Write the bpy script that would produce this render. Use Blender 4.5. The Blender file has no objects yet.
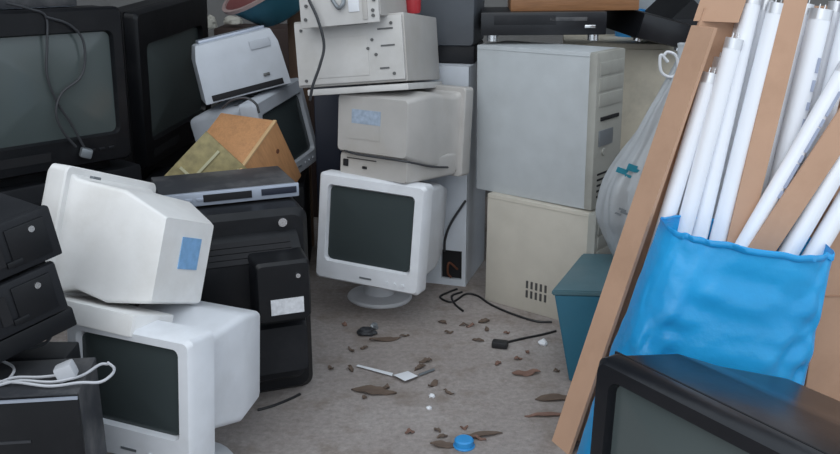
import bpy, bmesh, math, random
from math import sin, cos, pi, radians as R
from mathutils import Matrix, Vector, Euler, noise
random.seed(7)
sc = bpy.context.scene
COL = sc.collection

# ------------------------------------------------------------------ materials
def mat(name, col, rough=.5, metal=0., var=.12, scale=14., bump=.02, dirt=None, dscale=5., damt=.55, spec=.5,
        trans=0., alpha=1., stretch=(1, 1, 1), coat=0.):
    m = bpy.data.materials.new(name); m.use_nodes = True
    nt = m.node_tree; N = nt.nodes; L = nt.links
    b = N['Principled BSDF']
    b.inputs['Roughness'].default_value = rough
    b.inputs['Metallic'].default_value = metal
    b.inputs['Specular IOR Level'].default_value = spec
    b.inputs['Coat Weight'].default_value = coat
    if trans: b.inputs['Transmission Weight'].default_value = trans
    if alpha < 1: b.inputs['Alpha'].default_value = alpha
    tc = N.new('ShaderNodeTexCoord'); mp = N.new('ShaderNodeMapping')
    mp.inputs['Scale'].default_value = stretch
    L.new(tc.outputs['Object'], mp.inputs['Vector'])
    n = N.new('ShaderNodeTexNoise'); n.inputs['Scale'].default_value = scale; n.inputs['Detail'].default_value = 5
    L.new(mp.outputs[0], n.inputs['Vector'])
    mx = N.new('ShaderNodeMix'); mx.data_type = 'RGBA'
    mx.inputs[6].default_value = (*[c*(1-var) for c in col], 1)
    mx.inputs[7].default_value = (*[min(1, c*(1+var)) for c in col], 1)
    L.new(n.outputs['Fac'], mx.inputs[0])
    out = mx.outputs[2]
    if dirt:
        n2 = N.new('ShaderNodeTexNoise'); n2.inputs['Scale'].default_value = dscale; n2.inputs['Detail'].default_value = 8
        n2.inputs['Roughness'].default_value = .65
        L.new(mp.outputs[0], n2.inputs['Vector'])
        rp = N.new('ShaderNodeValToRGB')
        rp.color_ramp.elements[0].position = .48; rp.color_ramp.elements[0].color = (0, 0, 0, 1)
        rp.color_ramp.elements[1].position = .78; rp.color_ramp.elements[1].color = (damt, damt, damt, 1)
        L.new(n2.outputs['Fac'], rp.inputs[0])
        m2 = N.new('ShaderNodeMix'); m2.data_type = 'RGBA'
        L.new(rp.outputs[0], m2.inputs[0]); L.new(out, m2.inputs[6]); m2.inputs[7].default_value = (*dirt, 1)
        out = m2.outputs[2]
    L.new(out, b.inputs['Base Color'])
    if bump:
        bp = N.new('ShaderNodeBump'); bp.inputs['Strength'].default_value = bump*5; bp.inputs['Distance'].default_value = .01
        L.new(n.outputs['Fac'], bp.inputs['Height']); L.new(bp.outputs[0], b.inputs['Normal'])
    return m

M = {}
M['white'] = mat('white_plastic', (.70, .72, .76), .45, dirt=(.42, .41, .40), damt=.35)
M['cream'] = mat('cream_plastic', (.76, .75, .74), .5, dirt=(.48, .44, .38), damt=.4)
M['oldcream'] = mat('aged_cream_paint', (.53, .52, .51), .5, dirt=(.36, .34, .30), damt=.5)
M['greywhite'] = mat('greyish_white_plastic', (.43, .46, .51), .45, dirt=(.32, .33, .34), damt=.4)
M['beige'] = mat('beige_plastic', (.43, .415, .40), .5, dirt=(.36, .32, .27), damt=.5)
M['tower'] = mat('grey_painted_steel', (.47, .50, .52), .45, dirt=(.36, .37, .37), damt=.4, dscale=3)
M['towerfront'] = mat('yellowed_plastic', (.36, .36, .33), .5, dirt=(.2, .19, .17), damt=.6)
M['yellowed'] = mat('yellowed_steel', (.52, .49, .43), .5, dirt=(.38, .35, .29), damt=.5, dscale=3)
M['oldbeige'] = mat('old_beige_panel', (.55, .51, .42), .6, dirt=(.2, .19, .17), damt=.6)
M['panel'] = mat('white_painted_steel', (.60, .64, .70), .4, dirt=(.45, .46, .47), damt=.4)
M['black'] = mat('black_plastic', (.006, .0066, .0085), .42, dirt=(.022, .022, .024), damt=.5, dscale=7, spec=.32)
M['blackmatt'] = mat('dull_black_plastic', (.010, .011, .014), .55, dirt=(.030, .030, .034), damt=.6, dscale=8, spec=.32)
M['gloss'] = mat('satin_black_plastic', (.007, .008, .011), .28, dirt=(.02, .02, .024), damt=.5, spec=.45)
M['dusty'] = mat('dusty_black_metal', (.030, .032, .038), .55, dirt=(.15, .145, .145), damt=.8, dscale=9)
M['hole'] = mat('dark_opening', (.006, .006, .008), .8, bump=0)
M['glass'] = mat('crt_glass', (.046, .058, .060), .16, var=.08, scale=3, bump=0, spec=.5)
M['glasstv'] = mat('tv_glass', (.080, .098, .098), .2, var=.1, scale=3, bump=0, spec=.5)
M['silver'] = mat('silver_plastic', (.38, .42, .50), .35, metal=.3)
M['chrome'] = mat('chrome_metal', (.7, .71, .73), .22, metal=.9, bump=0)
M['steel'] = mat('screw_steel', (.12, .12, .12), .45, metal=.6, bump=0)
M['darkgrey'] = mat('dark_grey_plastic', (.075, .085, .10), .5, dirt=(.04, .04, .045))
M['navy'] = mat('navy_plastic', (.008, .012, .028), .5, dirt=(.02, .022, .035))
M['blueLab'] = mat('pale_blue_paper', (.20, .38, .62), .6, var=.25, scale=60)
M['greyLab'] = mat('grey_blue_paper', (.33, .40, .50), .6, var=.4, scale=70)
M['whiteLab'] = mat('white_paper_label', (.62, .63, .66), .55, var=.35, scale=80)
M['paper'] = mat('white_paper', (.74, .76, .80), .8, var=.08)
M['teal'] = mat('teal_plastic', (.016, .112, .178), .45, dirt=(.03, .10, .125), damt=.6)
M['teallid'] = mat('teal_lid', (.07, .145, .175), .5, dirt=(.13, .18, .20), damt=.7)
M['basin'] = mat('teal_blue_plastic', (.04, .16, .22), .4)
M['red'] = mat('dull_red_lining', (.13, .04, .04), .55)
M['rim'] = mat('pinkish_rim', (.30, .22, .21), .5)
M['redp'] = mat('red_plastic', (.42, .03, .04), .4)
M['wood'] = mat('orange_chipboard', (.46, .23, .10), .6, var=.25, scale=25, stretch=(1, 6, 6), dirt=(.16, .08, .04), damt=.4)
M['woodedge'] = mat('pale_wood_edge', (.50, .33, .17), .65)
M['brown'] = mat('brown_wood', (.16, .095, .06), .65, var=.3, scale=20, stretch=(6, 6, 1))
M['darkbrown'] = mat('dark_brown_board', (.045, .026, .022), .65, var=.3)
M['veneer'] = mat('reddish_wood_veneer', (.24, .11, .045), .45, var=.3, scale=18, stretch=(1, 8, 8))
M['card'] = mat('brown_cardboard', (.52, .32, .215), .8, var=.08, scale=9, dirt=(.36, .21, .13), damt=.5)
M['cardedge'] = mat('cut_cardboard_edge', (.36, .21, .135), .85, var=.2, scale=90)
M['tube'] = mat('frosted_lamp_glass', (.86, .88, .93), .22, var=.03, bump=0)
M['tubecap'] = mat('aluminium_lamp_cap', (.72, .73, .76), .3, metal=.6, bump=0)
M['print'] = mat('grey_lamp_print', (.36, .40, .52), .6, bump=0)
M['pcb'] = mat('mottled_tan_board', (.24, .20, .09), .6, var=.65, scale=45)
M['pale'] = mat('pale_strip', (.42, .40, .26), .6)
M['green'] = mat('green_scrap', (.07, .16, .03), .6)
M['rust'] = mat('rust_red_scrap', (.14, .05, .025), .7, var=.4)
M['leaf'] = mat('dead_leaf', (.12, .085, .065), .8, var=.4, scale=40)
M['leaf2'] = mat('reddish_leaf', (.19, .11, .085), .8, var=.35, scale=40)
M['bluecap'] = mat('bright_blue_plastic', (.03, .27, .62), .4)
M['cable'] = mat('dark_grey_cable', (.035, .037, .042), .5, bump=0)
M['cablebk'] = mat('black_cable', (.012, .012, .014), .5, bump=0)
M['cablewh'] = mat('light_grey_cable', (.48, .49, .52), .5, bump=0)
M['wall'] = mat('grey_plaster', (.20, .20, .20), .9, scale=6, dirt=(.12, .11, .10))
M['cloth'] = mat('pale_cloth', (.50, .49, .44), .9, var=.2)
M['tealprint'] = mat('teal_print', (.03, .26, .36), .5, bump=0)
M['tin'] = mat('grey_tin', (.22, .24, .26), .4, metal=.4)

def floor_mat():
    m = bpy.data.materials.new('dirty_concrete'); m.use_nodes = True
    nt = m.node_tree; N = nt.nodes; L = nt.links; b = N['Principled BSDF']; b.inputs['Roughness'].default_value = .85
    b.inputs['Specular IOR Level'].default_value = .3
    tc = N.new('ShaderNodeTexCoord')
    def nz(s, d, r=.6):
        n = N.new('ShaderNodeTexNoise'); n.inputs['Scale'].default_value = s; n.inputs['Detail'].default_value = d
        n.inputs['Roughness'].default_value = r; L.new(tc.outputs['Object'], n.inputs['Vector']); return n
    def ramp(n, stops):
        r = N.new('ShaderNodeValToRGB'); e = r.color_ramp.elements
        e[0].position, e[0].color = stops[0][0], (*stops[0][1], 1); e[1].position, e[1].color = stops[-1][0], (*stops[-1][1], 1)
        for p, c in stops[1:-1]:
            k = e.new(p); k.color = (*c, 1)
        L.new(n.outputs['Fac'], r.inputs[0]); return r
    a = ramp(nz(2.2, 6), [(.3, (.29, .255, .24)), (.55, (.35, .315, .30)), (.75, (.40, .37, .36))])
    g = ramp(nz(60, 6, .7), [(.3, (.72, .72, .72)), (.7, (1.12, 1.12, 1.12))])
    mul = N.new('ShaderNodeMix'); mul.data_type = 'RGBA'; mul.blend_type = 'MULTIPLY'; mul.inputs[0].default_value = 1
    L.new(a.outputs[0], mul.inputs[6]); L.new(g.outputs[0], mul.inputs[7])
    s = ramp(nz(7, 8, .7), [(.50, (0, 0, 0)), (.70, (.8, .8, .8))])
    st = N.new('ShaderNodeMix'); st.data_type = 'RGBA'; L.new(s.outputs[0], st.inputs[0]); L.new(mul.outputs[2], st.inputs[6])
    st.inputs[7].default_value = (.18, .145, .12, 1)
    L.new(st.outputs[2], b.inputs['Base Color'])
    bp = N.new('ShaderNodeBump'); bp.inputs['Strength'].default_value = .5; bp.inputs['Distance'].default_value = .01
    n3 = nz(45, 8, .7); L.new(n3.outputs['Fac'], bp.inputs['Height']); L.new(bp.outputs[0], b.inputs['Normal'])
    return m
M['floor'] = floor_mat()

def film_mat(name, col, film, rough=.25, tl=.3):
    m = bpy.data.materials.new(name); m.use_nodes = True
    nt = m.node_tree; N = nt.nodes; L = nt.links; b = N['Principled BSDF']; out = N['Material Output']
    tc = N.new('ShaderNodeTexCoord'); n = N.new('ShaderNodeTexNoise'); n.inputs['Scale'].default_value = 7; n.inputs['Detail'].default_value = 6
    L.new(tc.outputs['Object'], n.inputs['Vector'])
    mx = N.new('ShaderNodeMix'); mx.data_type = 'RGBA'; L.new(n.outputs['Fac'], mx.inputs[0])
    mx.inputs[6].default_value = (*[c*.75 for c in col], 1); mx.inputs[7].default_value = (*[min(1, c*1.25) for c in col], 1)
    L.new(mx.outputs[2], b.inputs['Base Color']); b.inputs['Roughness'].default_value = rough
    bp = N.new('ShaderNodeBump'); bp.inputs['Strength'].default_value = .5; bp.inputs['Distance'].default_value = .02
    L.new(n.outputs['Fac'], bp.inputs['Height']); L.new(bp.outputs[0], b.inputs['Normal'])
    tr = N.new('ShaderNodeBsdfTranslucent'); L.new(mx.outputs[2], tr.inputs[0])
    m1 = N.new('ShaderNodeMixShader'); m1.inputs[0].default_value = tl
    L.new(b.outputs[0], m1.inputs[1]); L.new(tr.outputs[0], m1.inputs[2])
    tp = N.new('ShaderNodeBsdfTransparent'); m2 = N.new('ShaderNodeMixShader'); m2.inputs[0].default_value = film
    L.new(m1.outputs[0], m2.inputs[1]); L.new(tp.outputs[0], m2.inputs[2]); L.new(m2.outputs[0], out.inputs[0])
    return m
M['bluebag'] = film_mat('blue_plastic_film', (.03, .42, .88), 0., .25, .3)
M['clearbag'] = film_mat('cloudy_plastic_film', (.60, .63, .66), .16, .3, .3)

# ------------------------------------------------------------------ mesh helpers
def append(dst, src, mx=None):
    vm = {}
    for v in src.verts: vm[v] = dst.verts.new((mx @ v.co) if mx else v.co)
    for f in src.faces:
        try: dst.faces.new([vm[v] for v in f.verts])
        except ValueError: pass
    src.free()
def BM(): return bmesh.new()
def bx(bm, c, s, bev=0., rot=None, seg=2):
    t = bmesh.new(); bmesh.ops.create_cube(t, size=1)
    for v in t.verts: v.co = Vector((v.co.x*s[0], v.co.y*s[1], v.co.z*s[2]))
    if bev: bmesh.ops.bevel(t, geom=list(t.edges), offset=bev, segments=seg, affect='EDGES', profile=.6)
    mx = Matrix.Translation(c)
    if rot: mx = mx @ Euler([R(a) for a in rot]).to_matrix().to_4x4()
    append(bm, t, mx); return bm
def rrect(w, h, r, y, zc=0., xc=0., n=4):
    r = min(r, w/2-1e-4, h/2-1e-4); pts = []
    for cx, cz, a0 in ((w/2-r, h/2-r, 0), (-w/2+r, h/2-r, 90), (-w/2+r, -h/2+r, 180), (w/2-r, -h/2+r, 270)):
        for i in range(n+1):
            a = R(a0+90*i/n); pts.append(Vector((xc+cx+r*cos(a), y, zc+cz+r*sin(a))))
    return pts
def loft(bm, loops, cap0=True, cap1=True, closed=True):
    vs = [[bm.verts.new(p) for p in lp] for lp in loops]
    n = len(vs[0])
    for a, b in zip(vs, vs[1:]):
        for i in range(n if closed else n-1):
            j = (i+1) % n
            try: bm.faces.new((a[i], a[j], b[j], b[i]))
            except ValueError: pass
    if cap0: bm.faces.new(list(reversed(vs[0])))
    if cap1: bm.faces.new(vs[-1])
    return bm
def cyl(bm, p0, p1, r, n=12, r1=None):
    p0, p1 = Vector(p0), Vector(p1); d = (p1-p0).normalized()
    a = d.orthogonal().normalized(); b = d.cross(a); r1 = r if r1 is None else r1
    loft(bm, [[p+(a*cos(2*pi*i/n)+b*sin(2*pi*i/n))*q for i in range(n)] for p, q in ((p0, r), (p1, r1))]); return bm
def spline(pts, k=8):
    P = [Vector(p) for p in pts]; P = [P[0]*2-P[1]]+P+[P[-1]*2-P[-2]]; out = []
    for i in range(1, len(P)-2):
        for j in range(k):
            t = j/k; a, b, c, d = P[i-1:i+3]
            out.append(.5*((2*b)+(c-a)*t+(2*a-5*b+4*c-d)*t*t+(3*b-a-3*c+d)*t**3))
    out.append(P[-2]); return out
def sweep(bm, pts, r, n=8, k=8):
    P = spline(pts, k); loops = []; a = None
    for i, p in enumerate(P):
        d = (P[min(i+1, len(P)-1)]-P[max(i-1, 0)]).normalized()
        if a is None: a = d.orthogonal().normalized()
        a = (a-d*a.dot(d)).normalized(); b = d.cross(a)
        loops.append([p+(a*cos(2*pi*j/n)+b*sin(2*pi*j/n))*r for j in range(n)])
    return loft(bm, loops)
def obj(name, bm, m, parent=None, xf=None, ang=35, clean=True):
    if xf is not None: bmesh.ops.transform(bm, matrix=xf, verts=bm.verts)
    if clean: bmesh.ops.recalc_face_normals(bm, faces=bm.faces)
    me = bpy.data.meshes.new(name); bm.to_mesh(me); bm.free()
    me.materials.append(m if not isinstance(m, str) else M[m])
    for p in me.polygons: p.use_smooth = True
    me.set_sharp_from_angle(angle=R(ang))
    o = bpy.data.objects.new(name, me); COL.objects.link(o)
    if parent: o.parent = parent
    return o
def tag(o, label, cat, group=None, kind=None):
    o['label'] = label; o['category'] = cat
    if group: o['group'] = group
    if kind: o['kind'] = kind
    return o
def thing(name, label, cat, loc=(0, 0, 0), rot=(0, 0, 0), group=None, k=1.):
    o = bpy.data.objects.new(name, None); COL.objects.link(o); o.empty_display_size = .05
    o.location = loc; o.rotation_euler = [R(a) for a in rot]; o.scale = (k, k, k)
    return tag(o, label, cat, group)
def struct(name, bm, m):
    o = obj(name, bm, m); o['kind'] = 'structure'; return o
def rotm(rx=0, ry=0, rz=0, t=(0, 0, 0)):
    return Matrix.Translation(t) @ Euler((R(rx), R(ry), R(rz))).to_matrix().to_4x4()
def single(name, bm, m, label, cat, loc=(0, 0, 0), rot=(0, 0, 0), group=None, kind=None, ang=35):
    o = obj(name, bm, m, ang=ang); o.location = loc; o.rotation_euler = [R(a) for a in rot]
    return tag(o, label, cat, group, kind)

# ------------------------------------------------------------------ camera, room, light
cam = bpy.data.cameras.new('camera'); co = bpy.data.objects.new('camera', cam); COL.objects.link(co)
co.location = (0, 0, 1.2); co.rotation_euler = (R(90-17.5), 0, 0)
cam.sensor_width = 36; cam.lens = 900/840*36; cam.clip_start = .05
sc.camera = co
H, PIT, F = 1.2, R(17.5), 900.
def ray(px, py):
    a, v = (px-420)/F, -(py-227)/F
    return Vector((a, cos(PIT)+v*sin(PIT), -sin(PIT)+v*cos(PIT)))
def fl(px, py, z=0.):                # the place on the ground (or at a height) that a spot of the photo shows
    r = ray(px, py); t = (z-H)/r.z; return Vector((0, 0, H))+r*t
def aty(px, py, y):
    r = ray(px, py); return Vector((0, 0, H))+r*(y/r.y)
def onpl(px, py, y0, k):             # on the leaning plane y = y0 + k z
    r = ray(px, py); t = (y0+k*H)/(r.y-k*r.z); return Vector((0, 0, H))+r*t

def quad(w, d, c=(0, 0, 0)):
    return bx(BM(), c, (w, d, .04))
b = BM(); bx(b, (0, 1, -.05), (9, 8.4, .1)); struct('floor', b, 'floor')
b = BM(); bx(b, (.25, 4.35, 1.3), (5.1, .1, 2.6)); struct('wall_back', b, 'wall')
b = BM(); bx(b, (-2.25, 2.6, 1.3), (.1, 3.4, 2.6)); struct('wall_left', b, 'wall')
b = BM(); bx(b, (2.75, 3.4, 1.3), (.1, 2.0, 2.6)); struct('wall_right', b, 'wall')
b = BM(); bx(b, (-.25, 3.7, 2.65), (4.1, 1.4, .1)); struct('shade_ceiling', b, 'wall')  # unseen partial roof, added to darken the back, kept short to light the floor

w = bpy.data.worlds.new('world'); sc.world = w; w.use_nodes = True
bg = w.node_tree.nodes['Background']; bg.inputs[0].default_value = (.80, .90, 1.0, 1); bg.inputs[1].default_value = 1.22
sun = bpy.data.lights.new('daylight', 'SUN'); sun.energy = .9; sun.angle = R(60); sun.color = (1, .97, .92)
so = bpy.data.objects.new('daylight', sun); COL.objects.link(so); so.rotation_euler = (R(48), 0, R(-14))
sc.view_settings.view_transform = 'Standard'; sc.view_settings.look = 'None'
sc.view_settings.exposure = 0.0; sc.view_settings.gamma = 1; sc.view_settings.use_curve_mapping = False

# ------------------------------------------------------------------ tube monitors and televisions
def frame(W, H_, SW, SH, sz, y0, bt, r=.015, rs=.012, rec=.012, zc=None):
    zc = H_/2 if zc is None else zc
    L = [rrect(W-.006, H_-.006, r, y0+bt, zc), rrect(W, H_, r, y0+bt-.004, zc), rrect(W, H_, r, y0+.012, zc),
         rrect(W-.016, H_-.016, r, y0, zc), rrect(SW+.012, SH+.012, rs+.004, y0, sz), rrect(SW, SH, rs, y0+rec, sz),
         rrect(SW, SH, rs, y0+rec+.02, sz)]
    return loft(BM(), L, True, True)
def glass(SW, SH, sz, y0, rec=.012, bulge=.010, rs=.02):
    L = []
    for s in (1, .85, .65, .4, .15): L.append(rrect(SW*s, SH*s, rs*s+.002, y0+rec-bulge*(1-s*s)+.002, sz))
    return loft(BM(), L, True, True)
def crt(label, loc, yaw, k, tilt, zb, W, H_, SW, SH, sz, D, RW, RH, rzc, m, z0=0., stand=True, foot=(0, .05, 0), name='crt_monitor', bt=.07,
        full=None, group=None, step=.012, cr=1., vents=True):
    t = thing(name, label, 'monitor', loc, full if full else (0, 0, yaw), group)
    X = rotm(tilt[0], tilt[1], 0, (0, 0, zb)) @ Matrix.Scale(k, 4)
    S = Matrix.Translation((0, 0, z0))
    y0 = -D/2
    obj('bezel', frame(W, H_, SW, SH, sz-z0, y0, bt), m, t, X @ S)
    obj('screen', glass(SW, SH, sz, y0), 'glass', t, X)
    zc = z0+H_/2; e = y0+bt
    L = [rrect(W-step, H_-step, .02*cr, e-.004, zc), rrect(W-step-.018, H_-step-.018, .03*cr, e+.012, zc), rrect(W-step-.033, H_-step-.033, .03*cr, e+.05, zc+.004),
         rrect((W+RW)/2-.01, (H_+RH)/2, .03*cr, (e+D/2)/2+.02, (zc+rzc)/2+.003),
         rrect(RW, RH, .022*cr, D/2-.012, rzc), rrect(RW-.012, RH-.012, .02*cr, D/2, rzc)]
    body = obj('rear_housing', loft(BM(), L), m, t, X, ang=28)
    v = BM()
    for i in range(8 if vents else 0): bx(v, (-.10+i*.028, e+.045, z0+H_/2+.004+(H_-step-.033)/2-.003), (.012, .05, .006))
    if vents: obj('vent', v, 'hole', body, X)
    for i in range(3): obj('button', cyl(BM(), (W/2-.06-i*.03, y0+.004, z0+.028), (W/2-.06-i*.03, y0-.004, z0+.028), .006), m, t, X)
    mk = BM(); bx(mk, (0, y0-.0005, z0+.03), (.045, .003, .006)); obj('maker_mark', mk, 'tin', t, X)
    if stand:
        s = BM(); zz = zb+z0*k
        loft(s, [[Vector((cos(2*pi*i/28)*r*k, sin(2*pi*i/28)*r*k*.92, z)) for i in range(28)] for r, z in
                 ((.122, 0.), (.126, .006), (.12, .014), (.06, .022), (.055, max(.026, zz-.02)), (.10, max(.034, zz+.012)))])
        obj('swivel_stand', s, m, t, Matrix.Translation(foot))
    return t, X

# centre monitor
t, X = crt('white tube monitor with dark screen on a round foot, centre of the concrete floor', (-.112, 2.879, 0), -22.58, .93,
           (-5.27, 2.25), .061, .40, .38, .315, .262, .275, .40, .27, .26, .25, M['white'], z0=.07, cr=.6, step=.02, foot=(-.065, .075, 0))
# monitor at front left
t, X = crt('white tube monitor with dark screen at the front left, carrying the tipped monitor', (-.566, 1.863, 0), -22.6, .9,
           (-5.5, .3), .115, .365, .332, .285, .214, .193, .375, .27, .25, .17, M['white'], bt=.095, step=.05, cr=.6, foot=(0, .03, 0))
# tipped monitor on it
t, X = crt('cream tube monitor tipped backwards on top of another monitor, pale blue sticker on its rear', (-.684, 1.918, .402), 0, .96, (0, 0), 0,
           .335, .31, .27, .205, .16, .296, .205, .205, .135, M['cream'], stand=False, full=(-2.4, -21.2, -111.2), bt=.06, cr=.35, vents=False, step=.03)
s = BM(); bx(s, (-.015, .149, .155), (.075, .003, .075)); s2 = obj('sticker', s, 'blueLab', t, X); s2['label'] = 'pale blue sticker'
s = BM(); bx(s, (.085, .03, -.014), (.15, .25, .050), .006); obj('swivel_foot', s, 'cream', t, X)
s = BM(); bx(s, (.12, -.045, .292), (.025, .012, .006), .001); obj('latch', s, 'tin', t, X)
# monitor turned away, on the centre monitor
t, X = crt('beige tube monitor turned away, grey label on its rear, on top of the centre monitor', (-.062, 2.893, .468), 147, .88, (5.06, .4), 0,
           .37, .335, .285, .22, .18, .40, .31, .21, .20, M['beige'], stand=False, step=.03, cr=.7)
s = BM(); bx(s, (.025, .2005, .228), (.125, .003, .05)); s2 = obj('rear_label', s, 'greyLab', t, X); s2['label'] = 'grey printed rear label'
obj('rear_label', bx(BM(), (.03, .2003, .175), (.135, .003, .055)), 'beige', t, X)
s = BM(); loft(s, [rrect(.325, .085, .012, -.12, .05), rrect(.318, .085, .012, .03, .05), rrect(.30, .085, .012, .178, .05), rrect(.29, .078, .012, .186, .05)])
obj('connector_skirt', s, 'beige', t, X)
s = BM(); bx(s, (.12, .187, .055), (.022, .006, .026), .002); obj('power_socket', s, 'hole', t, X)
s = BM(); bx(s, (.035, .187, .045), (.02, .005, .01), .002); obj('video_socket', s, 'hole', t, X)
s = BM(); bx(s, (.05, .187, .074), (.13, .003, .004)); obj('seam_groove', s, 'steel', t, X)
s = BM(); sweep(s, [(.155, .19, .104), (.06, .206, .094), (-.06, .206, .093), (-.155, .195, .09), (-.166, .06, .06), (-.172, -.05, .045)], .004)
obj('power_cord', s, 'cable', t, X)
s = BM(); bx(s, (.05, .06, -.006), (.16, .16, .03), .006); obj('swivel_foot', s, 'silver', t, X)

def tv(label, loc, rot, W, H_, SW, SH, sz, D, RW, RH, rzc, m='black', group=None, gm='glasstv', feet=0., flat=.12, fin=.02):
    t = thing('crt_television', label, 'television', loc, rot, group)
    y0 = -D/2; zc = H_/2
    obj('bezel', frame(W, H_, SW, SH, sz, y0, .05, r=.02, rs=.02, rec=.016), m, t)
    obj('screen', glass(SW, SH, sz, y0, rec=.016, bulge=.016), gm, t)
    L = [rrect(W-.012, H_-.006, .02, y0+.046, zc), rrect(W-.02, H_-.006, .022, y0+.06, zc), rrect(W-.03-fin, H_-.004, .014, y0+flat, zc),
         rrect((W+RW)/2, (H_+RH)/2, .04, y0+flat+.10, (zc+rzc)/2), rrect(RW, RH, .03, D/2-.02, rzc), rrect(RW-.03, RH-.03, .03, D/2, rzc)]
    hb = obj('rear_housing', loft(BM(), L), m, t, ang=30)
    g = BM(); bx(g, (0, y0+.0535, zc), (W-.004, .004, H_-.004)); obj('seam', g, 'hole', t)
    pz = (sz-SH/2)/2
    for i in range(4): obj('button', bx(BM(), (W/2-.08-i*.035, y0-.001, pz), (.022, .006, .009), .002), 'blackmatt', t)
    obj('speaker_grille', bx(BM(), (-W*.22, y0-.0005, pz), (W*.34, .003, min(.03, pz))), 'hole', t)
    if feet: obj('plinth', bx(BM(), (0, 0, -feet/2+.003), (W*.8, D*.7, feet+.006), .004), m, t)
    return t
ta = tv('black television at far left, wide dark screen crossed by a looping cable', (-1.256, 2.834, .535), (1.25, .55, 48), .54, .52, .45, .34, .27, .42, .26, .26, .24, feet=.04)
ta.scale = (.93, .93, .93)
tb = tv('black television turned sharply to the right, beside the cable-crossed television', (-1.165, 3.58, .426), (3.5, -3.7, 78.4), .58, .56, .45, .34, .27, .42, .26, .26, .26, feet=.03)
tb.scale = (1.03, 1.03, 1.03)
t = tv('glossy black television at the lower right, seen from above, in front of the blue bag', (.490+.17, 1.343+.118, 0), (-1.5, 0, -55.6), .56, .436, .47, .335, .228, .42, .30, .30, .20, m='gloss', flat=.15, fin=.10)

# black console that carries the two televisions on the left
t = thing('tv_console', 'black ridged console under the far left television', 'console', (-1.265, 2.83, 0), (0, 0, 48))
obj('cabinet', bx(BM(), (0, 0, .248), (.60, .36, .496), .012), 'blackmatt', t)
for i in range(3): obj('ridge', bx(BM(), (0, -.183, .34+i*.045), (.56, .012, .014), .004), 'black', t)
obj('knob', cyl(BM(), (-.10, -.178, .42), (-.10, -.198, .42), .011), 'chrome', t)
single('black_cabinet', bx(BM(), (0, 0, .195), (.56, .38, .39), .01), 'blackmatt', 'plain black cabinet under the television turned to the right', 'cabinet', (-1.20, 3.60, 0), (0, 0, 78))

# black rear-projection style set seen from behind
t = thing('crt_television', 'large black television seen from behind, white label on its back, under the silver player', 'television',
          (-.298-.29*.936, 2.297-.29*.351, 0), (0, 0, 200.5))
W2, XC = .46, -.06
L = [rrect(W2-.02, .52, .03, -.40, .265, XC), rrect(W2, .53, .03, -.38, .265, XC), rrect(W2, .53, .03, -.02, .265, XC), rrect(W2-.03, .50, .03, 0, .265, XC)]
obj('cabinet', loft(BM(), L), 'black', t, ang=30)
obj('screen', glass(.40, .34, .29, .0, bulge=-.01), 'glasstv', t, rotm(0, 0, 0, (XC, -.412, 0)))
obj('back_cover', loft(BM(), [rrect(W2-.05, .40, .02, -.01, .25, XC), rrect(W2-.07, .37, .02, .035, .245, XC), rrect(W2-.10, .33, .02, .045, .235, XC)]), 'blackmatt', t)
# sloping ledge with vents
s = BM(); loft(s, [[Vector((x, 0, .475)), Vector((x, .02, .465)), Vector((x, .075, .42)), Vector((x, .06, .10)), Vector((x, .0, .08))] for x in (-.255, .14)])
led = obj('ledge', s, 'black', t)
for i in range(4):
    q = i/4; s = BM(); bx(s, (-.055, .02+.055*q+.010, .463-.045*q-.006), (.35, .016, .006), rot=(-37, 0, 0)); obj('vent', s, 'hole', led)
hump = obj('neck_cover', loft(BM(), [rrect(.15, .17, .012, .05, .355-.0, -.185), rrect(.14, .16, .012, .13, .355, -.188), rrect(.13, .15, .012, .137, .352, -.188)]), 'black', t)
lab = obj('label_plate', bx(BM(), (-.195, .1375, .315), (.085, .003, .042)), 'whiteLab', hump); lab['label'] = 'white printed label'
obj('screw', cyl(BM(), (-.225, .137, .395), (-.225, .142, .395), .006), 'chrome', hump)
obj('centre_cover', loft(BM(), [rrect(.20, .30, .02, .04, .26, .03), rrect(.18, .26, .02, .062, .26, .03)]), 'blackmatt', t)
obj('lower_cover', loft(BM(), [rrect(.19, .16, .012, .03, .17, -.17), rrect(.17, .13, .012, .085, .17, -.17)]), 'blackmatt', t)
obj('jack', cyl(BM(), (-.22, -.006, .497), (-.22, .004, .497), .012), 'chrome', t)

# silver player on top of it
p0, p1 = fl(163, 211, .532), fl(297, 197, .532)
d = (p1-p0); yw = math.degrees(math.atan2(d.y, d.x)); Wd = d.length
t = thing('disc_player', 'silver fronted disc player lying on the large black television', 'player', (p0+p1)/2+Vector((-sin(R(yw)), cos(R(yw)), 0))*.11, (0, 0, yw))
obj('casing', bx(BM(), (0, .004, .022), (Wd+.006, .22, .034), .004), 'dusty', t)
fp = obj('front_panel', bx(BM(), (0, -.108, .022), (Wd+.012, .012, .038), .004), 'silver', t)
obj('disc_tray', bx(BM(), (-.01, -.1145, .023), (Wd*.36, .004, .020), .001), 'hole', fp)
obj('display', bx(BM(), (Wd*.36, -.1145, .024), (Wd*.27, .004, .018), .001), 'navy', fp)
for i in range(3): obj('button', bx(BM(), (-Wd*.40+i*.03, -.1145, .022), (.018, .005, .008), .001), 'silver', fp)
for sx in (-1, 1):
    for sy in (-1, 1): obj('foot', cyl(BM(), (sx*(Wd/2-.03), sy*.08, 0), (sx*(Wd/2-.03), sy*.08, .008), .014), 'hole', t)

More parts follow.
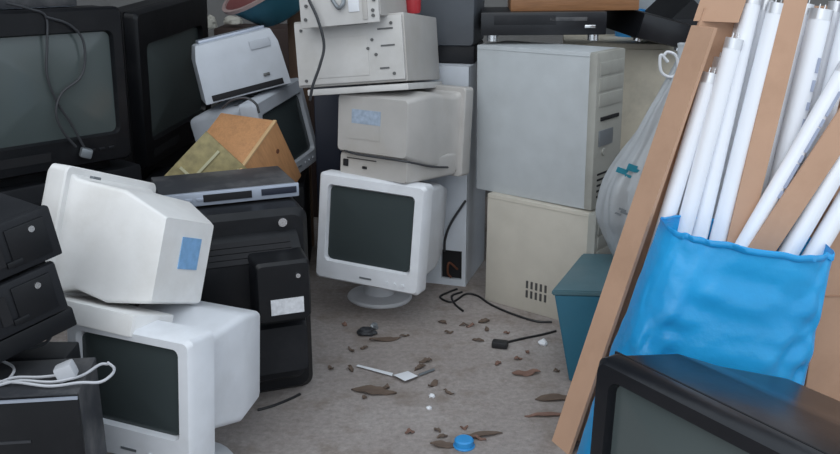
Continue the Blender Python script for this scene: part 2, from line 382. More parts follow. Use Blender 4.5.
# ------------------------------------------------------------------ computer cases
def tower(label, loc, rot, w, d, h, side, front, name='computer_tower', bays=True, vents=False):
    # local: broad side faces -y, the front panel is at +x
    t = thing(name, label, 'computer', loc, rot)
    obj('casing', bx(BM(), (-.012, 0, h/2), (w-.024, d, h), .004), side, t)
    f = obj('front_panel', bx(BM(), (w/2-.014, 0, h/2), (.032, d+.002, h+.002), .009), front, t)
    if bays:
        for i in range(3): obj('drive_bay', bx(BM(), (w/2+.002, 0, h-.05-i*.048), (.006, d-.03, .040), .002), front, f)
        obj('floppy_slot', bx(BM(), (w/2+.003, 0, h-.205), (.006, d-.06, .012), .001), 'hole', f)
        obj('badge', bx(BM(), (w/2+.003, -.02, h*.46), (.005, d*.5, .05), .001), 'tin', f)
        obj('power_button', cyl(BM(), (w/2, -.03, h*.37), (w/2+.007, -.03, h*.37), .011), front, f)
        for i in range(5): obj('grille_slot', bx(BM(), (w/2+.002, 0, .04+i*.018), (.004, d-.05, .006)), 'hole', f)
    if vents:
        for r_ in range(2):
            for i in range(5): obj('vent_slot', bx(BM(), (-.035+i*.018, -d/2-.0005, .065+r_*.034), (.008, .003, .026)), 'steel', t)
    s = BM()
    bx(s, (-.012, -d/2-.0004, h-.012), (w-.03, .002, .0025))
    obj('panel_seam', s, side, t)
    return t
tower('grey-white computer tower, upper one of the stack of two at centre right', (.423, 2.935, .392), (0.3, -.8, -40.5), .452, .172, .492, 'tower', 'towerfront')
tower('yellowed beige computer case on the ground with vent slots, under the grey-white tower', (.452, 2.903, 0), (0, 0, -38.2), .41, .2, .39, 'yellowed', 'towerfront', vents=True)

# tall white appliance with a square opening
t = thing('white_cabinet', 'tall white metal cabinet with a square opening near its foot, behind the centre monitor', 'cabinet', (.038, 3.275, 0), (0, 0, -17))
s = BM(); w_, d_, h_ = .36, .30, .80; hx0, hx1, hz0, hz1 = .088, .165, .025, .135; yf = -d_/2
bx(s, (0, .01, h_/2), (w_, d_-.02, h_), .003)
obj('casing', s, 'panel', t)
s = BM()
for x0, x1, z0_, z1 in ((-w_/2, hx0, 0, h_), (hx1, w_/2, 0, h_), (hx0, hx1, 0, hz0), (hx0, hx1, hz1, h_)):
    bx(s, ((x0+x1)/2, yf+.006, (z0_+z1)/2), (x1-x0, .014, z1-z0_))
obj('front_plate', s, 'panel', t)
s = BM(); bx(s, ((hx0+hx1)/2, yf+.014, (hz0+hz1)/2), (hx1-hx0+.004, .004, hz1-hz0+.004)); obj('opening', s, 'hole', t)
s = BM(); sweep(s, [((hx0+hx1)/2+.02, yf+.012, .06), (.12, yf-.01, .09), (.115, yf-.008, .05), (.125, yf+.0, .03)], .004); obj('loose_wire', s, 'rust', t)
s = BM(); sweep(s, [(.10, yf-.004, .13), (.105, yf-.014, .18), (.125, yf-.016, .24), (.16, yf-.014, .30), (.178, yf-.01, .33)], .0045); obj('power_cord', s, 'cable', t)

# dark grey set on the white cabinet
t = thing('grey_monitor', 'dark grey boxy monitor standing on the tall white cabinet', 'monitor', (.09, 3.275, .80), (0, 0, -12))
obj('housing', loft(BM(), [rrect(.24, .27, .015, -.12, .20), rrect(.25, .28, .015, -.11, .20), rrect(.25, .28, .015, .10, .20)]), 'darkgrey', t)
obj('base', bx(BM(), (.0, 0, .032), (.245, .22, .062), .006), 'blackmatt', t)

# black player on the upper tower
t = thing('video_recorder', 'black video recorder on silver feet on top of the grey-white tower', 'player', (.412, 3.13, .893), (0, -.8, -4))
obj('casing', bx(BM(), (0, 0, .058), (.40, .27, .072), .004), 'black', t)
f = obj('front_panel', bx(BM(), (0, -.137, .058), (.405, .014, .074), .004), 'gloss', t)
obj('cassette_flap', bx(BM(), (-.06, -.1445, .070), (.20, .003, .030), .001), 'blackmatt', f)
obj('display', bx(BM(), (.08, -.1445, .072), (.12, .003, .012), .001), 'dusty', f)
obj('button', bx(BM(), (.15, -.1455, .048), (.035, .005, .010), .002), 'chrome', f)
for sx in (-1, 1):
    for sy in (-1, 1): obj('foot', cyl(BM(), (sx*.165, sy*.105, 0), (sx*.165, sy*.105, .024), .018), 'chrome', t)

# beige cabinet behind right, and what lies on it
t = thing('beige_cabinet', 'old beige cabinet behind the grey-white tower and the plastic bag', 'cabinet', (.80, 3.42, 0), (0, 0, -8))
obj('casing', bx(BM(), (0, 0, .43), (.52, .34, .86), .008), 'oldbeige', t)
obj('door', bx(BM(), (0, -.173, .43), (.50, .01, .82), .004), 'oldbeige', t)
t = thing('cassette_deck', 'black cassette deck tilted down to the right beside the video recorder', 'player', (.785, 3.20, .885), (6, 13, 24))
obj('casing', bx(BM(), (0, 0, .04), (.24, .22, .085), .005), 'black', t)
obj('front_panel', bx(BM(), (0, -.112, .04), (.24, .008, .08), .003), 'gloss', t)
for sx in (-.09, .09): obj('foot', cyl(BM(), (sx, -.08, -.012), (sx, -.08, 0), .014), 'chrome', t)
t = thing('black_speaker', 'small black box set cornerwise with its point up, at the back right', 'speaker', (.945, 3.42, .86), (0, 0, 20))
s = BM(); loft(s, [[Vector((-.12, y, 0)), Vector((.12, y, 0)), Vector((.12, y, .06)), Vector((.0, y, .15)), Vector((-.12, y, .05))] for y in (-.10, .10)])
obj('casing', s, 'black', t)
obj('speaker_grille', bx(BM(), (0, -.102, .05), (.18, .006, .06), .002), 'blackmatt', t)
t = thing('wooden_board', 'reddish brown wooden board lying on the black video recorder', 'board', (.535, 3.16, .988), (0, -.8, -3))
obj('board', bx(BM(), (-.02, 0, .03), (.42, .24, .06), .003), 'veneer', t)
single('blue_tub', loft(BM(), [[Vector((cos(2*pi*i/20)*r, sin(2*pi*i/20)*r, z)) for i in range(20)] for r, z in ((.05, 0), (.06, .10), (.055, .10), (.046, .01))]),
       'bluecap', 'small blue tub behind the reddish wooden board', 'tub', (.80, 3.52, .86))
t = thing('tin_box', 'dull grey tin box at the very back right', 'box', (.98, 3.83, 0), (0, 0, 10))
obj('body', bx(BM(), (0, 0, .52), (.34, .24, 1.04), .01), 'tin', t)
obj('lid', bx(BM(), (0, 0, 1.055), (.35, .25, .03), .006), 'tin', t)
single('brown_post', bx(BM(), (0, 0, .65), (.05, .05, 1.3), .004), 'brown', 'dark brown wooden post at the back, left of the lamp carton', 'post', (1.13, 3.62, 0))

# beige desktop case with the unit on top
t = thing('desktop_computer', 'beige desktop computer tilted on the turned-away monitor, screw holes in its face', 'computer', (-.156, 2.95, .737), (-7, -6.2, -17.9))
w_, d_, h_ = .368, .33, .222
obj('casing', bx(BM(), (0, .0, h_/2+.016), (w_, d_, h_-.016), .006), 'beige', t)
fp = obj('face_plate', bx(BM(), (0, -d_/2-.004, h_/2+.016), (w_-.01, .012, h_-.03), .004), 'oldcream', t)
obj('base_lip', bx(BM(), (.018, .0, .008), (w_-.03, d_+.02, .02), .004), 'oldcream', t)
for x, z in ((-.155, .20), (-.15, .045), (.145, .20), (.145, .05), (.09, .11), (.065, .13), (.08, .155)):
    obj('screw', cyl(BM(), (x, -d_/2-.008, z), (x, -d_/2-.013, z), .005), 'steel', fp)
for x, z, l in ((.125, .185, .05), (.13, .135, .045), (.02, .207, .10), (.115, .068, .03)):
    obj('slot', bx(BM(), (x, -d_/2-.0105, z), (l, .003, .005)), 'steel', fp)
obj('card_plate', bx(BM(), (-.03, -d_/2-.0105, .11), (.19, .003, .12), .001), 'oldcream', fp)

t = thing('power_supply', 'beige metal unit with a curved handle on top of the tilted desktop computer', 'computer part', (-.150, 2.93, .962), (-7, -6.2, -17.9))
SH_ = Matrix.Translation((-.012, -.056, -.012))
obj('casing', bx(BM(), (-.032, -.028, .085), (.262, .31, .165), .005), 'beige', t)
fp = obj('face_plate', bx(BM(), (-.02, -.132, .080), (.256, .010, .170), .003), 'oldcream', t, SH_)
s = BM(); sweep(s, [(-.04, -.137, .075), (-.015, -.150, .045), (.0, -.150, .055), (.0, -.137, .075)], .006); obj('handle', s, 'tin', fp, SH_)
obj('outlet', bx(BM(), (.03, -.138, .06), (.035, .004, .06), .002), 'white', fp, SH_)
for x, z in ((-.13, .02), (-.125, .06), (.09, .03), (.095, .06), (.09, .015)): obj('screw', cyl(BM(), (x, -.136, z), (x, -.142, z), .005), 'steel', fp, SH_)
obj('bracket', bx(BM(), (.065, -.138, .05), (.015, .005, .09), .001), 'beige', fp, SH_)

single('dangling_cable', sweep(BM(), [aty(309, 0, 2.78), aty(318, 20, 2.755), aty(324, 45, 2.755), aty(320, 65, 2.75), aty(313, 85, 2.75), aty(310, 100, 2.76)], .0045),
       'cable', 'dark cable hanging down the left end of the beige desktop computer', 'cable')
single('red_scrap', loft(BM(), [[Vector((cos(2*pi*i/12)*r, sin(2*pi*i/12)*r, z)) for i in range(12)] for r, z in ((.022, 0), (.026, .01), (.026, .05), (.018, .06))]),
       'redp', 'small red plastic piece behind the beige unit, top centre', 'scrap', aty(413, 13, 2.97))

# navy box behind
t = thing('navy_case', 'dark navy plastic case in the gap left of the turned-away monitor', 'case', (-.30, 3.40, 0), (0, 0, 6))
obj('casing', bx(BM(), (0, 0, .355), (.20, .28, .71), .008), 'navy', t)
obj('side_rib', bx(BM(), (0, -.142, .5), (.03, .006, .38), .002), 'navy', t)

# ------------------------------------------------------------------ left back heap
single('black_crate', bx(BM(), (0, 0, .18), (.60, .36, .36), .01), 'blackmatt', 'dull black crate in the dark under the white printer', 'crate', (-.73, 3.30, 0), (0, 0, 4))
t, X = crt('white tube monitor lying sideways under the white printer, dark screen edge-on', (-.580, 3.235, .374), 0, .94, (0, 0), 0,
           .36, .34, .29, .225, .17, .34, .26, .25, .17, M['greywhite'], stand=False, full=(-9, -8, 69))
t = thing('white_printer', 'white printer tilted up to the right beside the black televisions', 'printer', (-.625, 3.215, .695), (-5, -12, 18))
obj('casing', loft(BM(), [[Vector((x*w_, y*d_+.0, z)) for x, y in ((-1, -1), (1, -1), (1, 1), (-1, 1))] for w_, d_, z in ((.150, .13, 0), (.143, .13, .15), (.13, .11, .195), (.12, .10, .20))]), 'greywhite', t)
obj('paper_slot', bx(BM(), (0, -.131, .015), (.25, .006, .02), .001), 'hole', t)
obj('control_panel', bx(BM(), (.08, -.131, .155), (.07, .006, .03), .002), 'greywhite', t)
obj('lever', bx(BM(), (.075, -.133, .05), (.022, .008, .01), .002), 'steel', t)
obj('lid', bx(BM(), (0, .0, .204), (.23, .19, .012), .004), 'silver', t)
single('looped_cord', sweep(BM(), [aty(222, 108, 2.87), aty(232, 100, 2.86), aty(246, 98, 2.86), aty(256, 104, 2.86), aty(259, 113, 2.86)], .004), 'cable',
       'thin grey cord looped over the white monitor behind the wooden speaker box', 'cord')
single('brown_plank', bx(BM(), (0, 0, .5), (.07, .03, 1.0), .003), 'brown', 'brown wooden plank upright between the white printer and the beige computers', 'plank', (-.475, 3.55, 0), (0, 0, 0))
# wooden box on its corner
t = thing('wooden_speaker', 'orange-brown wooden speaker box resting on its corner behind the silver player', 'speaker', (-.655, 2.755, .428), (3.5, 56.9, 65.8))
obj('cabinet', bx(BM(), (0, -.035, .126), (.252, .22, .252), .004), 'wood', t)
obj('edge_strip', bx(BM(), (-.1255, -.141, .126), (.006, .012, .252), .002), 'woodedge', t)
for x, z in ((-.04, .20), (.07, .16), (-.05, .08)): obj('screw_hole', cyl(BM(), (x, -.1445, z), (x, -.1465, z), .008), 'rust', t)
# mottled board
t = thing('circuit_board', 'mottled tan board with pale strips standing cornerwise left of the wooden speaker', 'board', aty(209, 184, 2.64), (-14, 44, -4))
obj('board', bx(BM(), (0, 0, 0), (.225, .012, .225), .001), 'pcb', t)
for x in (-.045, .035): obj('strip', bx(BM(), (x, -.008, 0), (.008, .006, .19)), 'pale', t)
obj('strip', bx(BM(), (0, -.008, -.02), (.19, .006, .008)), 'pale', t)
# black box they stand on
single('black_box', bx(BM(), (0, 0, .16), (.44, .24, .32), .01), 'blackmatt', 'black box behind the large black television, under the wooden speaker', 'box', (-.70, 2.82, 0), (0, 0, 20))
for i, (px, py, m_, lb) in enumerate(((148, 172, 'green', 'green plastic scrap in the dark under the right-hand television'), (139, 163, 'rust', 'rusty brown scrap beside the green scrap'),
                                     (168, 158, 'tin', 'small grey metal scrap left of the mottled board'))):
    s = BM(); bx(s, (0, 0, .012), (.05-.01*i, .035, .024), .006, rot=(0, 0, 25*i)); single('scrap', s, m_, lb, 'scrap', fl(px, py, .322), group=None)

# basin and bits on the printer
t = thing('basin', 'teal plastic basin with red lining tipped over at the top of the heap', 'basin', (-.485, 3.42, .965), (0, 0, 0), k=1.2)
t.rotation_euler = Vector((-.50, -.28, .82)).to_track_quat('Z', 'Y').to_euler()
def ring(r, z, n=32): return [Vector((cos(2*pi*i/n)*r, sin(2*pi*i/n)*r, z)) for i in range(n)]
obj('bowl', loft(BM(), [ring(.02, 0), ring(.08, 0), ring(.10, .01), ring(.15, .10), ring(.158, .11)], True, False), 'basin', t)
obj('lining', loft(BM(), [ring(.02, .006), ring(.095, .012), ring(.145, .10), ring(.156, .111)], True, False), 'red', t)
s = BM(); loft(s, [ring(.155, .106), ring(.166, .106), ring(.166, .116), ring(.155, .116), ring(.155, .106)], False, False); obj('rim', s, 'rim', t)
def crumple(sx, sy, sz, seed, n=2):
    b = BM(); bmesh.ops.create_icosphere(b, subdivisions=n+1, radius=1)
    for v in b.verts:
        k = 1+.35*noise.noise(v.co*1.7+Vector((seed, 0, 0)))+.15*noise.noise(v.co*4+Vector((0, seed, 0)))
        v.co = Vector((v.co.x*sx*k, v.co.y*sy*k, max(v.co.z, -.55)*sz*k))
    return b
single('crumpled_paper', crumple(.035, .03, .035, 3), 'cloth', 'pale crumpled rag at the left end above the white printer', 'rag', aty(209, 24, 4.02))
single('crumpled_paper', crumple(.04, .03, .022, 9), 'cloth', 'pale crumpled rag next to the teal basin', 'rag', aty(233, 21, 4.02))
t = thing('dark_case', 'dark brown case at the back above the white printer', 'case', (-.64, 4.08, 0), (0, 0, 0))
obj('casing', bx(BM(), (0, 0, .425), (.50, .26, .85), .01), 'darkbrown', t)

# things on the left television
t = thing('flat_player', 'flat grey-blue player lying on top of the left television', 'player', (-1.29, 2.765, 1.02), (1.25, .55, 48))
obj('casing', bx(BM(), (0, 0, .025), (.42, .26, .05), .004), 'silver', t)
obj('front_panel', bx(BM(), (0, -.132, .025), (.42, .006, .044), .002), 'dusty', t)
NA = Vector((.743, -.669, 0)); CA = Vector((-1.256, 2.834, .8))+NA*(.93*.21+.014)
def onface(px, py, off=0.):
    r = ray(px, py); o = Vector((0, 0, H)); t_ = ((CA+NA*off-o).dot(NA))/r.dot(NA); return o+r*t_
s = BM(); sweep(s, [onface(*q) for q in ((6, 3), (30, 9), (46, 17), (47, 45), (47, 75), (57, 102), (70, 122), (84, 147))], .004)
sweep(s, [onface(*q, .006) for q in ((46, 17), (68, 24), (82, 38), (85, 60), (80, 78), (62, 93), (56, 112), (62, 130), (76, 147))], .004)
t = thing('power_cable', 'dark power cable looping down over the left television screen', 'cable'); obj('cord', s, 'cable', t)
s = BM(); bx(s, onface(86, 153, .008), (.035, .03, .03), .006, rot=(0, 20, 30)); obj('plug', s, 'tin', t)

# ------------------------------------------------------------------ black machines, lower left
def slim(label, loc, rot, h=.10, w=.42, d=.32):
    t = thing('black_desktop', label, 'computer', loc, rot, 'black desktop computers in the tilted stack')
    # origin at the lower right front corner
    obj('casing', bx(BM(), (-w/2, d/2+.006, h/2), (w-.01, d, h-.006), .004), 'blackmatt', t)
    f = obj('front_panel', bx(BM(), (-w/2, 0, h/2), (w, .02, h-.002), .005), 'blackmatt', t)
    obj('drive_door', bx(BM(), (-.055, -.011, h*.5), (.075, .005, h*.72), .002), 'black', f)
    obj('slot', bx(BM(), (-.115, -.0115, h*.5), (.018, .004, h*.55)), 'hole', f)
    obj('power_button', cyl(BM(), (-.045, -.010, h*.72), (-.045, -.016, h*.72), .006), 'chrome', f)
    obj('badge', bx(BM(), (-.145, -.0115, h*.25), (.02, .004, .012), .001), 'tin', f)
    obj('button', bx(BM(), (-.09, -.012, h*.22), (.03, .006, .012), .002), 'black', f)
    return t
PR = (-1.1, -9.2, 49)
PO = Vector((-.674, 1.597, .645)); PU = Euler([R(a) for a in PR]).to_matrix()
slim('black desktop computer with a pale power button, topmost of the tilted stack at far left', PO, PR, .10, d=.25)
slim('black desktop computer in the middle of the tilted stack at far left', PO+PU @ Vector((-.022, -.004, -.104)), PR, .10, d=.25)
t = thing('flat_computer', 'thin black unit at the bottom of the tilted stack at far left', 'computer', PO+PU @ Vector((-.010, -.006, -.152)), PR)
obj('casing', bx(BM(), (-.21, .13, .022), (.42, .25, .040), .005), 'black', t)
t = thing('black_receiver', 'dusty black receiver at the lower left corner, white cables on top of it', 'receiver', (-.622-.27*.99, 1.45+.08-.037, 0), (0, 0, 7))
obj('casing', bx(BM(), (0, .0, .2145), (.535, .155, .429), .004), 'dusty', t)
f = obj('front_panel', bx(BM(), (0, -.08, .2145), (.54, .012, .429), .004), 'black', t)
obj('trim_strip', bx(BM(), (0, -.087, .4265), (.54, .004, .005)), 'silver', f)
obj('groove', bx(BM(), (-.05, -.0865, .345), (.46, .004, .005)), 'dusty', f)
obj('groove', bx(BM(), (-.05, -.0865, .25), (.46, .004, .005)), 'dusty', f)
single('black_case', bx(BM(), (0, 0, .21), (.45, .08, .42), .006), 'blackmatt', 'black case hidden behind the dusty receiver under the tilted stack', 'case', (-.925, 1.655, 0), (0, 0, 0))
zt = .4345
s = BM()
for P in (((-5, 384), (15, 379), (40, 377), (62, 376), (70, 372)), ((-5, 386), (20, 382), (50, 382), (72, 380), (85, 374), (100, 366), (108, 364)),
          ((-5, 381), (20, 384), (50, 386), (80, 384), (100, 382), (112, 376), (114, 368), (108, 364)), ((8, 380), (14, 373), (12, 366), (2, 362))):
    sweep(s, [fl(a, b_, zt)+Vector((0, 0, .003*(i % 2))) for i, (a, b_) in enumerate(P)], .0028, 6)
t = thing('white_cables', 'tangle of thin white cables with a grey plug lying on the dusty black receiver', 'cable')
obj('cord', s, 'cablewh', t)
pp = fl(66, 371, zt+.012)
obj('plug', bx(BM(), pp, (.035, .03, .03), .006, rot=(0, -20, 10)), 'cablewh', t)
single('grey_lead', sweep(BM(), [aty(2, 348, 1.60), aty(20, 349, 1.60), aty(40, 346, 1.60), aty(50, 338, 1.60), aty(52, 328, 1.60)], .003), 'cable', 'dark grey lead drooping under the tilted stack of black computers', 'cable')

# ------------------------------------------------------------------ teal box, plastic bag
A, B_, C_ = fl(553, 290, .262), fl(569, 383), fl(598, 242, .262)
t = thing('teal_box', 'teal plastic storage box with a paler lid standing beside the lamp carton', 'box', (0, 0, 0))
dv = Vector((.14, .315, 0)); wv = Vector((.30, -.02, 0))
s = BM(); tops = [A, A+wv, A+wv+dv, A+dv]; bots = [B_, B_+wv*.85, B_+wv*.85+dv*.9, B_+dv*.9]
loft(s, [bots, [a.lerp(b_, .96) for a, b_ in zip(bots, tops)]]); bmesh.ops.bevel(s, geom=list(s.edges), offset=.006, segments=2, affect='EDGES')
obj('tub', s, 'teal', t)
s = BM(); cen = sum(tops, Vector())/4; lo = [cen+(p-cen)*1.025-Vector((0, 0, .016)) for p in tops]; hi = [cen+(p-cen)*1.02+Vector((0, 0, .0)) for p in tops]
loft(s, [lo, hi]); bmesh.ops.bevel(s, geom=list(s.edges), offset=.004, segments=2, affect='EDGES'); obj('lid', s, 'teallid', t)

def bagring(c, rx, ry, n, seed, amp):
    out = []
    for i in range(n):
        a = 2*pi*i/n; k = 1+amp*1.6*noise.noise(Vector((cos(a)*1.7, sin(a)*1.7, seed*.55)))+amp*.9*noise.noise(Vector((cos(a)*4.5, sin(a)*4.5, seed*.8)))+amp*.6*(abs(sin(a*5.5+seed*.25))-.5)
        out.append(c+Vector((cos(a)*rx*k, sin(a)*ry*k, 0)))
    return out
t = thing('plastic_bag', 'cloudy plastic bag with teal print, full at the bottom, beside the grey-white tower', 'bag', (0, 0, 0))
secs = []
z0b = .264
ctl = [(627, 232, .075), (630, 215, .098), (634, 190, .094), (640, 165, .077), (650, 140, .058), (662, 112, .045), (675, 85, .034), (686, 62, .030), (692, 50, .042), (695, 44, .052)]
fine = spline([(a, b_, c*1000) for a, b_, c in ctl], 6)
c = aty(627, 236, 2.62); c.z = z0b; secs.append(bagring(c, .03, .025, 72, z0b*9, .05))
for i, q in enumerate(fine):
    c = aty(q.x, q.y, 2.62); c.z = max(c.z, z0b+.006+.004*i); hw = q.z/1000
    secs.append(bagring(c, hw, hw*.8, 72, c.z*9, .06+.12*min(1, i/14)))
obj('film', loft(BM(), secs, True, False), 'clearbag', t, ang=60)
cb = aty(631, 214, 2.62)
obj('contents', crumple(.052, .040, .07, 5, 3), 'paper', t, Matrix.Translation((cb.x, cb.y, z0b+.085)), ang=60)
for px, py, w_, h_ in ((622, 171, .035, .016), (632, 168, .03, .02), (640, 172, .03, .010), (628, 176, .02, .008)):
    pr = obj('print', bx(BM(), aty(px, py, 2.55), (w_, .002, h_), rot=(0, 20, 8)), 'tealprint', t); pr['label'] = 'teal printed mark'
for px, py, w_ in ((618, 208, .05), (622, 212, .045), (616, 213, .03)):
    obj('print', bx(BM(), aty(px, py, 2.54), (w_, .002, .006), rot=(0, 18, -20)), 'tin', t)
obj('handle', sweep(BM(), [aty(a, b_, 2.61) for a, b_ in ((668, 62), (661, 55), (660, 66), (663, 74), (672, 77), (678, 70), (676, 56), (668, 52), (664, 55))], .0045), 'paper', t)

# ------------------------------------------------------------------ lamp carton, tubes, blue bag
KX, KY = .284, .10
LV = Vector((KX, KY, 1))
t = thing('lamp_carton', 'long open cardboard carton leaning to the right, holding the fluorescent tubes', 'carton', (0, 0, 0))
Bk, Fr = Vector((.342, 2.012, 0)), Vector((.374, 1.945, 0))
Br = Vector((.79, 2.09, 0))
def sheet(p, q, th, z0_, z1, zq1=None):
    n = Vector((-(q-p).y, (q-p).x, 0)).normalized()*th
    zq1 = zq1 or z1
    lo = [p+LV*z0_, q+LV*z0_, q+n+LV*z0_, p+n+LV*z0_]; hi = [p+LV*z1, q+LV*zq1, q+n+LV*zq1, p+n+LV*z1]
    return loft(BM(), [lo, hi])
obj('side_wall', sheet(Fr, Bk, .010, 0, 1.02), 'card', t)
obj('back_wall', sheet(Br, Bk+Vector((.004, -.002, 0)), .010, 0, 1.06, 1.06), 'card', t)
obj('top_flap', sheet(Fr+Vector((.05, .02, 0)), Bk+Vector((-.004, .004, 0)), .006, 1.03, 1.24), 'card', t)

tubes = [  # lower pixel (at the bag mouth), upper pixel (the end), layer (m towards the viewer), radius
    (668, 218, 713, 74, .055, .0200, 'short white fluorescent tube nearest the left wall of the carton'),
    (685.5, 220, 733, 38, .055, .0200, 'white fluorescent tube second from the carton wall, its end just under the flap'),
    (703, 222, 756, -6, .055, .0205, 'white fluorescent tube third from the carton wall, left of the bluish-capped one'),
    (721.5, 224, 776, 3, .055, .0215, 'white fluorescent tube with a bluish end cap, left of the first cardboard strip'),
    (768, 236, 824, 10, .055, .0250, 'thick white fluorescent tube with grey print, right of the first cardboard strip'),
    (794, 236, 852, -2, .045, .0220, 'white fluorescent tube behind the crossing one, cut by the right edge'),
    (677, 219, 722, 58, .012, .0190, 'white fluorescent tube peeping between the two shortest tubes'),
    (694, 221, 744, 20, .012, .0190, 'white fluorescent tube in the rear row, behind the gap left of the third front tube'),
    (712, 223, 766, 0, .012, .0190, 'white fluorescent tube in the rear row, just left of the bluish-capped tube'),
    (752, 233, 806, 4, .012, .0190, 'white fluorescent tube in the rear row, half hidden by the first cardboard strip'),
    (783, 236, 838, 2, .010, .0200, 'white fluorescent tube in the rear row, right of the thick printed tube'),
]
cross = [
    (746, 240, 848, 64, .105, .0185, 'white fluorescent tube with blue print leaning across the others'),
    (794, 243, 866, 120, .105, .0225, 'white fluorescent tube right of the second cardboard strip'),
    (818, 247, 888, 130, .105, .0225, 'white fluorescent tube furthest right, low against the cardboard box'),
]
for i, (x0, y0_, x1, y1, lay, r, lb) in enumerate(tubes+cross):
    k = KY; yb = 1.99-lay+.035
    a, b_ = onpl(x0, y0_, yb, k), onpl(x1, y1, yb, k); d = (b_-a).normalized()
    p0 = a-d*((a.z-.045)/d.z) if i < len(tubes) else a-d*.22
    t = thing('fluorescent_tube', lb, 'lamp', p0, (0, 0, 0), 'fluorescent tubes in the blue bag')
    p0.y += (-.012, .012)[i % 2] if i < 6 else 0
    q = b_-p0; d = q.normalized()
    obj('glass_tube', cyl(BM(), d*.02, q-d*.022, r, 20), 'tube', t)
    for s0, s1 in ((Vector((0, 0, 0)), d*.022), (q-d*.024, q)):
        cp = obj('end_cap', cyl(BM(), s0, s1, r*1.02, 20), 'tubecap', t)
    sd = d.cross(Vector((0, 1, 0))).normalized()
    for e in (-1, 1): obj('pin', cyl(BM(), q+sd*e*.006, q+d*.012+sd*e*.006, .0015, 6), 'chrome', t)
    if i in (4, len(tubes)):
        nrm = sd.cross(d).normalized(); nrm = nrm if nrm.y < 0 else -nrm
        for j in range(9):
            c = q*(.52+.045*j)+nrm*(r*.93)-sd*r*.45
            mx = Matrix((( sd.x, d.x, nrm.x, c.x), (sd.y, d.y, nrm.y, c.y), (sd.z, d.z, nrm.z, c.z), (0, 0, 0, 1)))
            obj('print', bx(BM(), (0, 0, 0), (.007, .018+.008*(j % 3), .004)), 'print', t, mx)
for (x0, y0_, x1, y1, lay, wd, lb) in ((741, 228, 798, -10, .085, .026, 'narrow cardboard strip standing between the white tubes'),
                                       (768, 240, 862, 98, .125, .030, 'narrow cardboard strip leaning across beside the crossing tube')):
    yb = 1.99-lay+.035; a, b_ = onpl(x0, y0_, yb, KY), onpl(x1, y1, yb, KY); d = (b_-a).normalized()
    p0 = a-d*(.25 if lay < .1 else .2); sd = d.cross(Vector((0, 1, 0))).normalized(); nr = sd.cross(d).normalized()
    s = BM(); loft(s, [[p+sd*(e*wd)+nr*(f*.003) for e, f in ((-1, -1), (1, -1), (1, 1), (-1, 1))] for p in (p0, b_)])
    single('cardboard_strip', s, 'card', lb, 'cardboard')

# blue bag
def bagpt(u, v):     # u around the ring 0..1, v from floor (0) to mouth (1)
    a = 2*pi*u
    xl, xr = Vector((.362, 1.90, 0)).lerp(Vector((.545, 1.975, .60)), v), Vector((.855, 1.93, 0)).lerp(Vector((.928, 1.985, .54)), v)
    c = (xl+xr)/2; h = (xr-xl)/2
    e = lambda q: math.copysign(abs(q)**.62, q)
    bul = 1+.10*sin(pi*v)
    p = c+h*e(cos(a))+Vector((0, -1, 0))*(.098*e(sin(a))*bul+.045)
    n1 = noise.noise(Vector((u*9, v*2.2, 1.7))); n2 = noise.noise(Vector((u*24+v*5, v*6, 4.1))); n3 = noise.noise(Vector((u*14-v*9, v*11, 8.)))
    p.y += (.026*n1+.006*n2+.008*n3+.014*(1-abs(noise.noise(Vector((u*9+v*4, v*5-u*6, 6.))))*2.2)*v*(1-v)*3)*min(1, .3+v*1.2)
    p.z += .006*noise.noise(Vector((u*30, 0, 2)))*v
    return p
s = BM(); nu, nv = 180, 60
loft(s, [[bagpt(i/nu, j/nv) for i in range(nu)] for j in range(nv+1)], True, False)
t = thing('blue_bag', 'bright blue plastic bag wrapped round the lower ends of the fluorescent tubes', 'bag', (0, 0, 0))
obj('film', s, 'bluebag', t, ang=70)
s = BM(); loft(s, [[bagpt(i/nu, 1)+Vector((0, dy*(-1 if i < nu/2 else 1), dz)) for i in range(nu)] for dy, dz in ((0, -.012), (.005, -.010), (.005, .002), (0, .004), (-.003, .0))], False, False)
obj('hem', s, 'bluebag', t, ang=70)

# cardboard box at far right
t = thing('cardboard_box', 'plain brown cardboard box standing upright at the right edge behind the television', 'box', (1.235, 2.26, 0), (0, 0, 0))
obj('body', bx(BM(), (0, 0, .42), (.48, .34, .84), .006), 'card', t)
obj('fold_line', bx(BM(), (0, -.171, .36), (.47, .002, .004)), 'cardedge', t)
for sx in (-1, 1): obj('flap', bx(BM(), (sx*.12, 0, .844), (.235, .335, .006), .001), 'card', t)

# ------------------------------------------------------------------ on the floor
def floorcable(name, label, pts, r=.0038, m='cablebk'):
    return sweep(BM(), [fl(a, b_, r*1.0) for a, b_ in pts], r)
t = thing('plug_cable', 'black cable with a plug running out from under the teal box', 'cable')
obj('cord', floorcable('', '', ((556, 331), (540, 335), (525, 338), (512, 341), (504, 343))), 'cablebk', t)
p = fl(500, 344, .012); obj('plug', bx(BM(), p, (.05, .03, .022), .006, rot=(0, 0, -15)), 'cablebk', t)
single('floor_cable', floorcable('', '', ((457, 289), (449, 292), (440, 297), (452, 302), (466, 294), (478, 296), (490, 304), (510, 313), (535, 321), (552, 322))), 'cablebk', 'black cable snaking from the white cabinet along the foot of the beige case', 'cable')
single('floor_cable', floorcable('', '', ((462, 292), (452, 296), (455, 304), (463, 311))), 'cablebk', 'short black cable end in front of the white cabinet', 'cable')
single('floor_cable', floorcable('', '', ((258, 410), (275, 405), (292, 398), (300, 394))), 'cablebk', 'thin black cable along the foot of the large black television', 'cable')
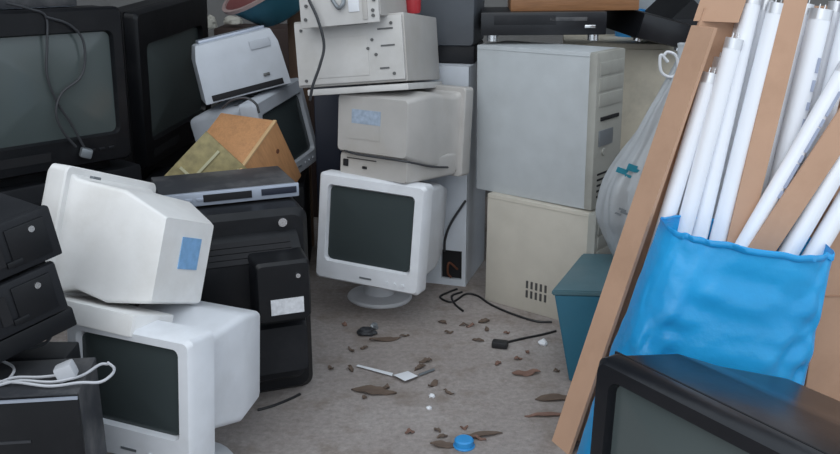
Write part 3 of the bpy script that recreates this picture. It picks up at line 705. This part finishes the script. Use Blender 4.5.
def leaf(L_, w_, seed):
    b = BM(); n = 10; rows = []
    for i in range(n+1):
        q = i/n; hw = w_*sin(pi*q)**.7*(1+.3*noise.noise(Vector((q*5, seed, 0))))+.0008
        rows.append([Vector(((q-.5)*L_, s_*hw+.004*noise.noise(Vector((q*4, seed, s_))), .004+.010*abs(s_)*abs(noise.noise(Vector((q*3, seed, 2))))+.003*sin(q*6+seed))) for s_ in (-1, -.5, 0, .5, 1)])
    for r_ in rows: r_ += [p-Vector((0, 0, .002)) for p in reversed(r_)]
    return loft(b, rows)
leaves = [(385, 340, .10, .022, 'leaf', 10), (374, 392, .13, .035, 'leaf', -10), (420, 368, .05, .012, 'leaf', 50), (553, 399, .10, .030, 'leaf', 5),
          (526, 374, .085, .026, 'leaf2', 8), (484, 322, .04, .015, 'leaf', 20), (478, 341, .04, .012, 'leaf', -20), (545, 416, .11, .012, 'leaf2', 2),
          (449, 333, .03, .012, 'leaf', 0), (480, 436, .12, .016, 'leaf', 12), (498, 364, .03, .012, 'leaf2', 60), (446, 446, .08, .02, 'leaf', -4)]
LL = ['brown dead leaf under the white monitor foot on the concrete', 'large dark leaf clump at the left of the white paper scrap', 'small dark leaf just above the white paper scrap',
      'dark leaf by the foot of the lamp carton', 'reddish brown leaf left of the teal box', 'small dark leaf in front of the yellowed computer case', 'small dark leaf left of the black plug',
      'long thin reddish leaf beside the lamp carton foot', 'tiny leaf near the short black cable end', 'dark leaf strip right of the blue cap', 'tiny reddish leaf below the black plug', 'dark leaf left of the blue cap']
for (px, py, l_, w_, m_, az), lb in zip(leaves, LL):
    single('dead_leaf', leaf(l_, w_*.6, px*.1), m_, lb, 'leaf', fl(px, py, .001), (0, 0, az), 'dead leaves on the concrete')
s = BM(); loft(s, [[fl(a, b_, z) for a, b_ in ((393, 375), (408, 371), (418, 376), (405, 381))] for z in (.002, .012)]); 
single('paper_scrap', s, 'paper', 'folded white paper scrap on the concrete', 'paper')
s = BM(); loft(s, [[fl(a, b_, z) for a, b_ in ((356, 366), (358, 364.5), (393, 373), (392, 376))] for z in (.002, .005)])
single('paper_strip', s, 'paper', 'thin white strip pointing left from the folded paper scrap', 'paper')
s = BM(); loft(s, [[fl(a, b_, z) for a, b_ in ((418, 374), (434, 368), (435, 370), (419, 376))] for z in (.002, .005)])
single('paper_strip', s, 'tin', 'thin grey strip on the right of the folded paper scrap', 'paper')
for px, py, r_, lb in ((432, 396, .008, 'tiny white crumb below the folded paper, the upper one'), (429, 408, .007, 'tiny white crumb below the folded paper, the lower one'), (543, 343, .014, 'small pale crumb beside the black plug cable')):
    single('crumb', crumple(r_, r_, r_*.8, px), 'paper', lb, 'crumb', fl(px, py, r_*.4))
t = thing('bottle_cap', 'bright blue bottle cap on the concrete near the bottom edge', 'cap', fl(464, 446, 0), (0, 0, 0))
obj('cap', loft(BM(), [ring(.024, 0, 24), ring(.025, .004, 24), ring(.024, .018, 24), ring(.020, .021, 24)]), 'bluecap', t)
obj('rim', loft(BM(), [ring(.027, 0, 24), ring(.0275, .003, 24), ring(.026, .005, 24)]), 'bluecap', t)
single('purple_scrap', crumple(.030, .022, .016, 2), 'cable', 'small dark scrap on the concrete below the white monitor foot', 'scrap', fl(367, 332, .008))
single('purple_scrap', crumple(.014, .012, .014, 6), 'tin', 'small grey scrap beside the dark scrap under the monitor', 'scrap', fl(374, 327, .006))

for i in range(26):
    px, py = random.uniform(330, 560), random.uniform(318, 440)
    single('leaf_fragment', leaf(random.uniform(.015, .045), random.uniform(.004, .009), i*1.7), random.choice(('leaf', 'leaf2', 'leaf')), 'tiny dark leaf fragment scattered on the concrete floor',
           'leaf', fl(px, py, .001), (0, 0, random.uniform(0, 180)), 'leaf fragments on the concrete')
